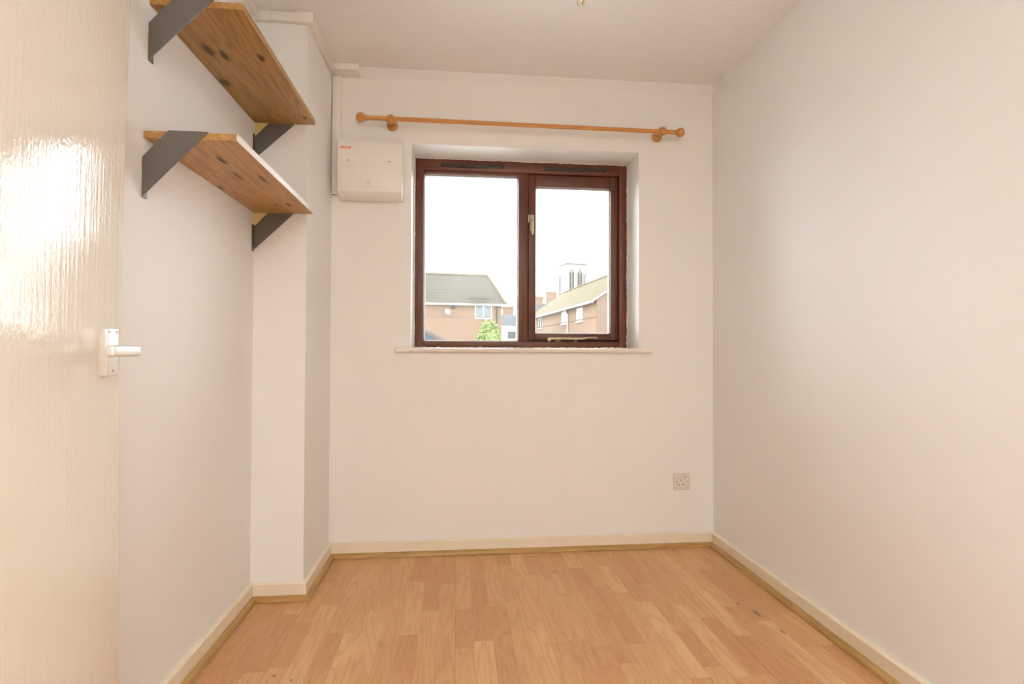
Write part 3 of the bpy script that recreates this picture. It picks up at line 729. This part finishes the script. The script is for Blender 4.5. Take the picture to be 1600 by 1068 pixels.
# --- receding terrace (right pane)
tang = math.atan2(0.0730, 1.0123)
tr = thing('brick_terrace', 'long orange brick terrace receding behind the right pane', 'house', (9.94, 36.0, GZ)); lb(tr, tang)
ez = 4.82 - GZ; W = 8.0; D = 24.0; rzt = 7.55 - GZ
bm = B()
prism(bm, [(0, 0), (W, 0), (W, ez), (W / 2, rzt - 0.06), (0, ez)], 'y', 0.12, D); local('walls', tr, bm, TBRICK)
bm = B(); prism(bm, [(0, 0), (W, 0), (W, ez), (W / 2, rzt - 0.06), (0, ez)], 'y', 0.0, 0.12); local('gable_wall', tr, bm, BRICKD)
bm = B(); o_ = 0.35; sl = (rzt - ez) / (W / 2); th = 0.12
prism(bm, [(-o_, ez - sl * o_), (W / 2, rzt), (W + o_, ez - sl * o_), (W + o_, ez - sl * o_ + th), (W / 2, rzt + th), (-o_, ez - sl * o_ + th)], 'y', -0.12, D + 0.12); rf = local('roof', tr, bm, TILEB)
bm = B(); tube(bm, [(W / 2, -0.12, rzt + th), (W / 2, D + 0.12, rzt + th)], 0.12, 8); local('ridge', rf, bm, TILEB)
bm = B(); tube(bm, [(2.2, 3.2, ez + 2.2 * sl), (2.2, 3.2, ez + 2.2 * sl + 0.75)], 0.07, 8); local('vent_pipe', rf, bm, UPVC)
bm = B(); box(bm, -o_ - 0.10, -o_ + 0.05, -0.12, D, ez - 0.36, ez - 0.20); local('gutter', tr, bm, UPVC)
bm = B(); prism(bm, [(-o_, ez - sl * o_ - 0.06), (W / 2, rzt - 0.06), (W / 2, rzt + 0.08), (-o_, ez - sl * o_ + 0.08)], 'y', -0.17, -0.12); local('bargeboard', tr, bm, UPVC)
for y0, y1, z0, z1 in ((3.4, 5.0, 3.30, 4.42), (8.0, 9.7, 3.30, 4.42), (17.2, 19.0, 3.30, 4.42), (21.6, 23.3, 3.30, 4.42)):
    upvc_window(tr, y0, y1, z0 - GZ, z1 - GZ, side=0.0)
for y0 in (7.5, 19.9):
    bm = B(); tube(bm, [(-o_ - 0.02, y0, ez - 0.35), (-0.07, y0, ez - 0.75), (-0.07, y0, 0.05)], 0.06, 8); local('downpipe', tr, bm, UPVC)
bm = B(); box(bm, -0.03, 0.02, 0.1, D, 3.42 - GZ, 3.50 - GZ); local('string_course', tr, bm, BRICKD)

# --- small white cottage seen beside the mullion
wc = thing('white_cottage', 'small white rendered cottage with slate roof beside the mullion', 'house', (5.25, 60.6, GZ)); lb(wc, R(3))
bm = B(); box(bm, 0, 2.15, 0, 5, 0, 3.98 - GZ); local('walls', wc, bm, RENDER)
bm = B(); prism(bm, [(-0.2, 3.92 - GZ), (2.5, 5.3 - GZ), (5.2, 3.92 - GZ)], 'x', -0.05, 2.2); local('roof', wc, bm, SLATE)
upvc_window(wc, 0.5, 1.55, 2.35 - GZ, 3.3 - GZ, lights=1)
bm = B(); box(bm, 0.45, 1.6, -0.05, 0.02, 3.55 - GZ, 3.72 - GZ); local('lintel', wc, bm, GREY)

# --- far houses whose chimneys stand over the roofs
def far_house(label, x, y, w, dp, ezv, rzv, stacks, ang):
    t = thing('far_house', label, 'house', (x, y, GZ)); lb(t, ang)
    bm = B(); prism(bm, [(0, 0), (dp, 0), (dp, ezv - GZ), (dp / 2, rzv - GZ - .06), (0, ezv - GZ)], 'x', 0, w); local('walls', t, bm, BRICK)
    bm = B(); prism(bm, [(-.3, ezv - GZ - .1), (dp / 2, rzv - GZ), (dp + .3, ezv - GZ - .1), (dp / 2, rzv - GZ + .12)], 'x', -.1, w + .1); local('roof', t, bm, SLATE)
    for (cx, wd, top) in stacks:
        bm = B(); zt = top - GZ
        box(bm, cx, cx + wd, dp / 2 - .45, dp / 2 + .45, rzv - GZ - .8, zt - .25); box(bm, cx - .08, cx + wd + .08, dp / 2 - .53, dp / 2 + .53, zt - .25, zt)
        c = local('chimney', t, bm, BRICK)
        n = max(2, int(wd / 0.5))
        for i in range(n):
            bm = B(); lathe(bm, [(0.15, 0), (0.12, 0.3), (0.14, 0.34), (0, 0.34)], Matrix.Translation((cx + wd * (i + .5) / n, dp / 2, zt)), 10); local('chimney_pot', c, bm, POT)
far_house('distant brick house with two red chimney stacks left of the tower', 12.6, 86.0, 11.0, 8.0, 6.2, 8.9, ((0.75, 1.35, 10.1), (2.8, 1.75, 11.0)), R(4))
far_house('distant red brick house behind the white cottage', 4.2, 72.0, 5.4, 7.0, 4.6, 5.9, ((0.6, 1.2, 6.5), (2.45, 1.5, 7.25)), R(3))

# --- church tower
ct = thing('church_tower', 'pale stone church tower with paired louvred belfry windows', 'church tower', (40.6, 200.0, GZ)); lb(ct, R(9))
TW = 7.7; tt = 35.0 - GZ
bm = B(); box(bm, 0, TW, 0, TW, 0, tt - 1.2); local('shaft', ct, bm, STONE)
bm = B(); box(bm, -.35, TW + .35, -.35, TW + .35, tt - 1.5, tt - 1.1); box(bm, -.2, TW + .2, -.2, TW + .2, tt - 1.1, tt); local('parapet', ct, bm, STONE)
for i in range(5):
    bm = B(); x = -.2 + i * (TW + .4 - .9) / 4; box(bm, x, x + .9, -.22, .35, tt, tt + .5); local('merlon', ct, bm, STONE)
for x, y in ((-.55, -.55), (TW - .65, -.55), (-.55, TW - .65)):
    bm = B(); box(bm, x, x + 1.2, y, y + 1.2, 0, 29.2 - GZ); prism(bm, [(x, 29.2 - GZ), (x + 1.2, 29.2 - GZ), (x + .6, 30.4 - GZ)], 'y', y, y + 1.2); local('buttress', ct, bm, STONE)
def lancet(x0, w, z0, zs, face='front'):
    """pointed twin-light belfry opening with louvres, sub-parts of one window"""
    def arch(x0, w, z0, zs, n=8):
        pts = [(x0, z0), (x0 + w, z0)]
        r = w
        for i in range(n + 1):
            a = R(60) * i / n; pts.append((x0 + r * math.cos(a), zs + r * math.sin(a)))
        for i in range(n, -1, -1):
            a = R(60) * i / n; pts.append((x0 + w - r * math.cos(a), zs + r * math.sin(a)))
        q = []
        for p_ in pts:
            if not q or (abs(p_[0] - q[-1][0]) + abs(p_[1] - q[-1][1])) > 1e-4: q.append(p_)
        if abs(q[0][0] - q[-1][0]) + abs(q[0][1] - q[-1][1]) < 1e-4: q.pop()
        return q
    ax = 'y' if face == 'front' else 'x'
    bm = B(); prism(bm, arch(x0, w, z0, zs), ax, -0.12, 0.0); f = local('belfry_window', ct, bm, STONE)
    lw = w * 0.34
    for xx in (x0 + w * 0.10, x0 + w * 0.56):
        bm = B(); prism(bm, arch(xx, lw, z0 + .1, zs - 0.3), ax, -0.17, -0.11); l_ = local('louvre_light', f, bm, LOUVRE)
    bm = B(); prism(bm, [(x0 + w / 2 - .28, zs + .75), (x0 + w / 2, zs + .35), (x0 + w / 2 + .28, zs + .75), (x0 + w / 2, zs + 1.2)], ax, -0.17, -0.11); local('tracery_light', f, bm, LOUVRE)
for x0 in (0.85, 4.05):
    lancet(x0, 2.1, 23.4 - GZ, 30.2 - GZ)

# --- clipped shrub in the garden
random.seed(11)
sb = thing('garden_shrub', 'bright green rounded shrub in front of the brick house', 'shrub', (1.60, 25.0, GZ))
bm = B(); c0 = Vector((1.60, 25.0, 1.35))
prof = []
for i in range(2600):
    th_ = random.uniform(0, 2 * math.pi); ph = math.acos(random.uniform(-1, 1)); rr = random.uniform(0.72, 1.0) * (1 + 0.13 * math.sin(3 * th_ + 1) * math.sin(2.3 * ph))
    v = Vector((0.66 * rr * math.sin(ph) * math.cos(th_), 0.62 * rr * math.sin(ph) * math.sin(th_), 1.18 * rr * math.cos(ph)))
    if v.z > 0.5: v.x *= 0.9; v.y *= 0.9
    p_ = c0 + v; M = Matrix.Translation(p_) @ Euler((random.uniform(0, 3), random.uniform(0, 3), random.uniform(0, 6))).to_matrix().to_4x4()
    s_ = random.uniform(0.05, 0.10)
    vs_ = [bm.verts.new(M @ Vector(q)) for q in ((-s_, 0, 0), (0, s_ * .5, s_ * .12), (s_, 0, 0), (0, -s_ * .5, s_ * .12))]
    bm.faces.new(vs_)
me = bpy.data.meshes.new('foliage')
bmesh.ops.translate(bm, verts=bm.verts, vec=-sb.location); bm.to_mesh(me); bm.free(); fo = link('foliage', me, LEAF, sb); fo['kind'] = 'stuff'
bm = B(); lathe(bm, [(0.3, 0), (0.55, 0.6), (0.58, 1.4), (0.42, 2.2), (0.15, 2.65), (0, 2.68)], Matrix.Translation((1.60, 25.0, GZ + 0.0)), 16); obj('inner_growth', bm, LEAF, sb, smooth=True)
bm = B(); tube(bm, [(1.60, 25.0, GZ), (1.60, 25.0, 0.5)], 0.06, 8); obj('stem', bm, STEM, sb)

# --- garden shed at the lower left of the left pane
sd = thing('garden_shed', 'dark blue-grey garden shed gable at the lower left corner of the window', 'shed', (-1.9, 18.0, GZ))
bm = B(); prism(bm, [(-3.2, GZ), (-0.62, GZ), (-0.62, 1.40), (-1.9, 2.08), (-3.2, 1.40)], 'y', 18.0, 20.2); obj('walls', bm, TIMBER, sd)
bm = B(); prism(bm, [(-3.4, 1.34), (-1.9, 2.12), (-0.45, 1.36), (-0.45, 1.42), (-1.9, 2.20), (-3.4, 1.40)], 'y', 17.85, 20.35); obj('roof', bm, SLATE, sd)
bm = B(); box(bm, -2.4, -1.5, 17.96, 18.0, GZ + .05, 1.35); obj('door', bm, TIMBER, sd)
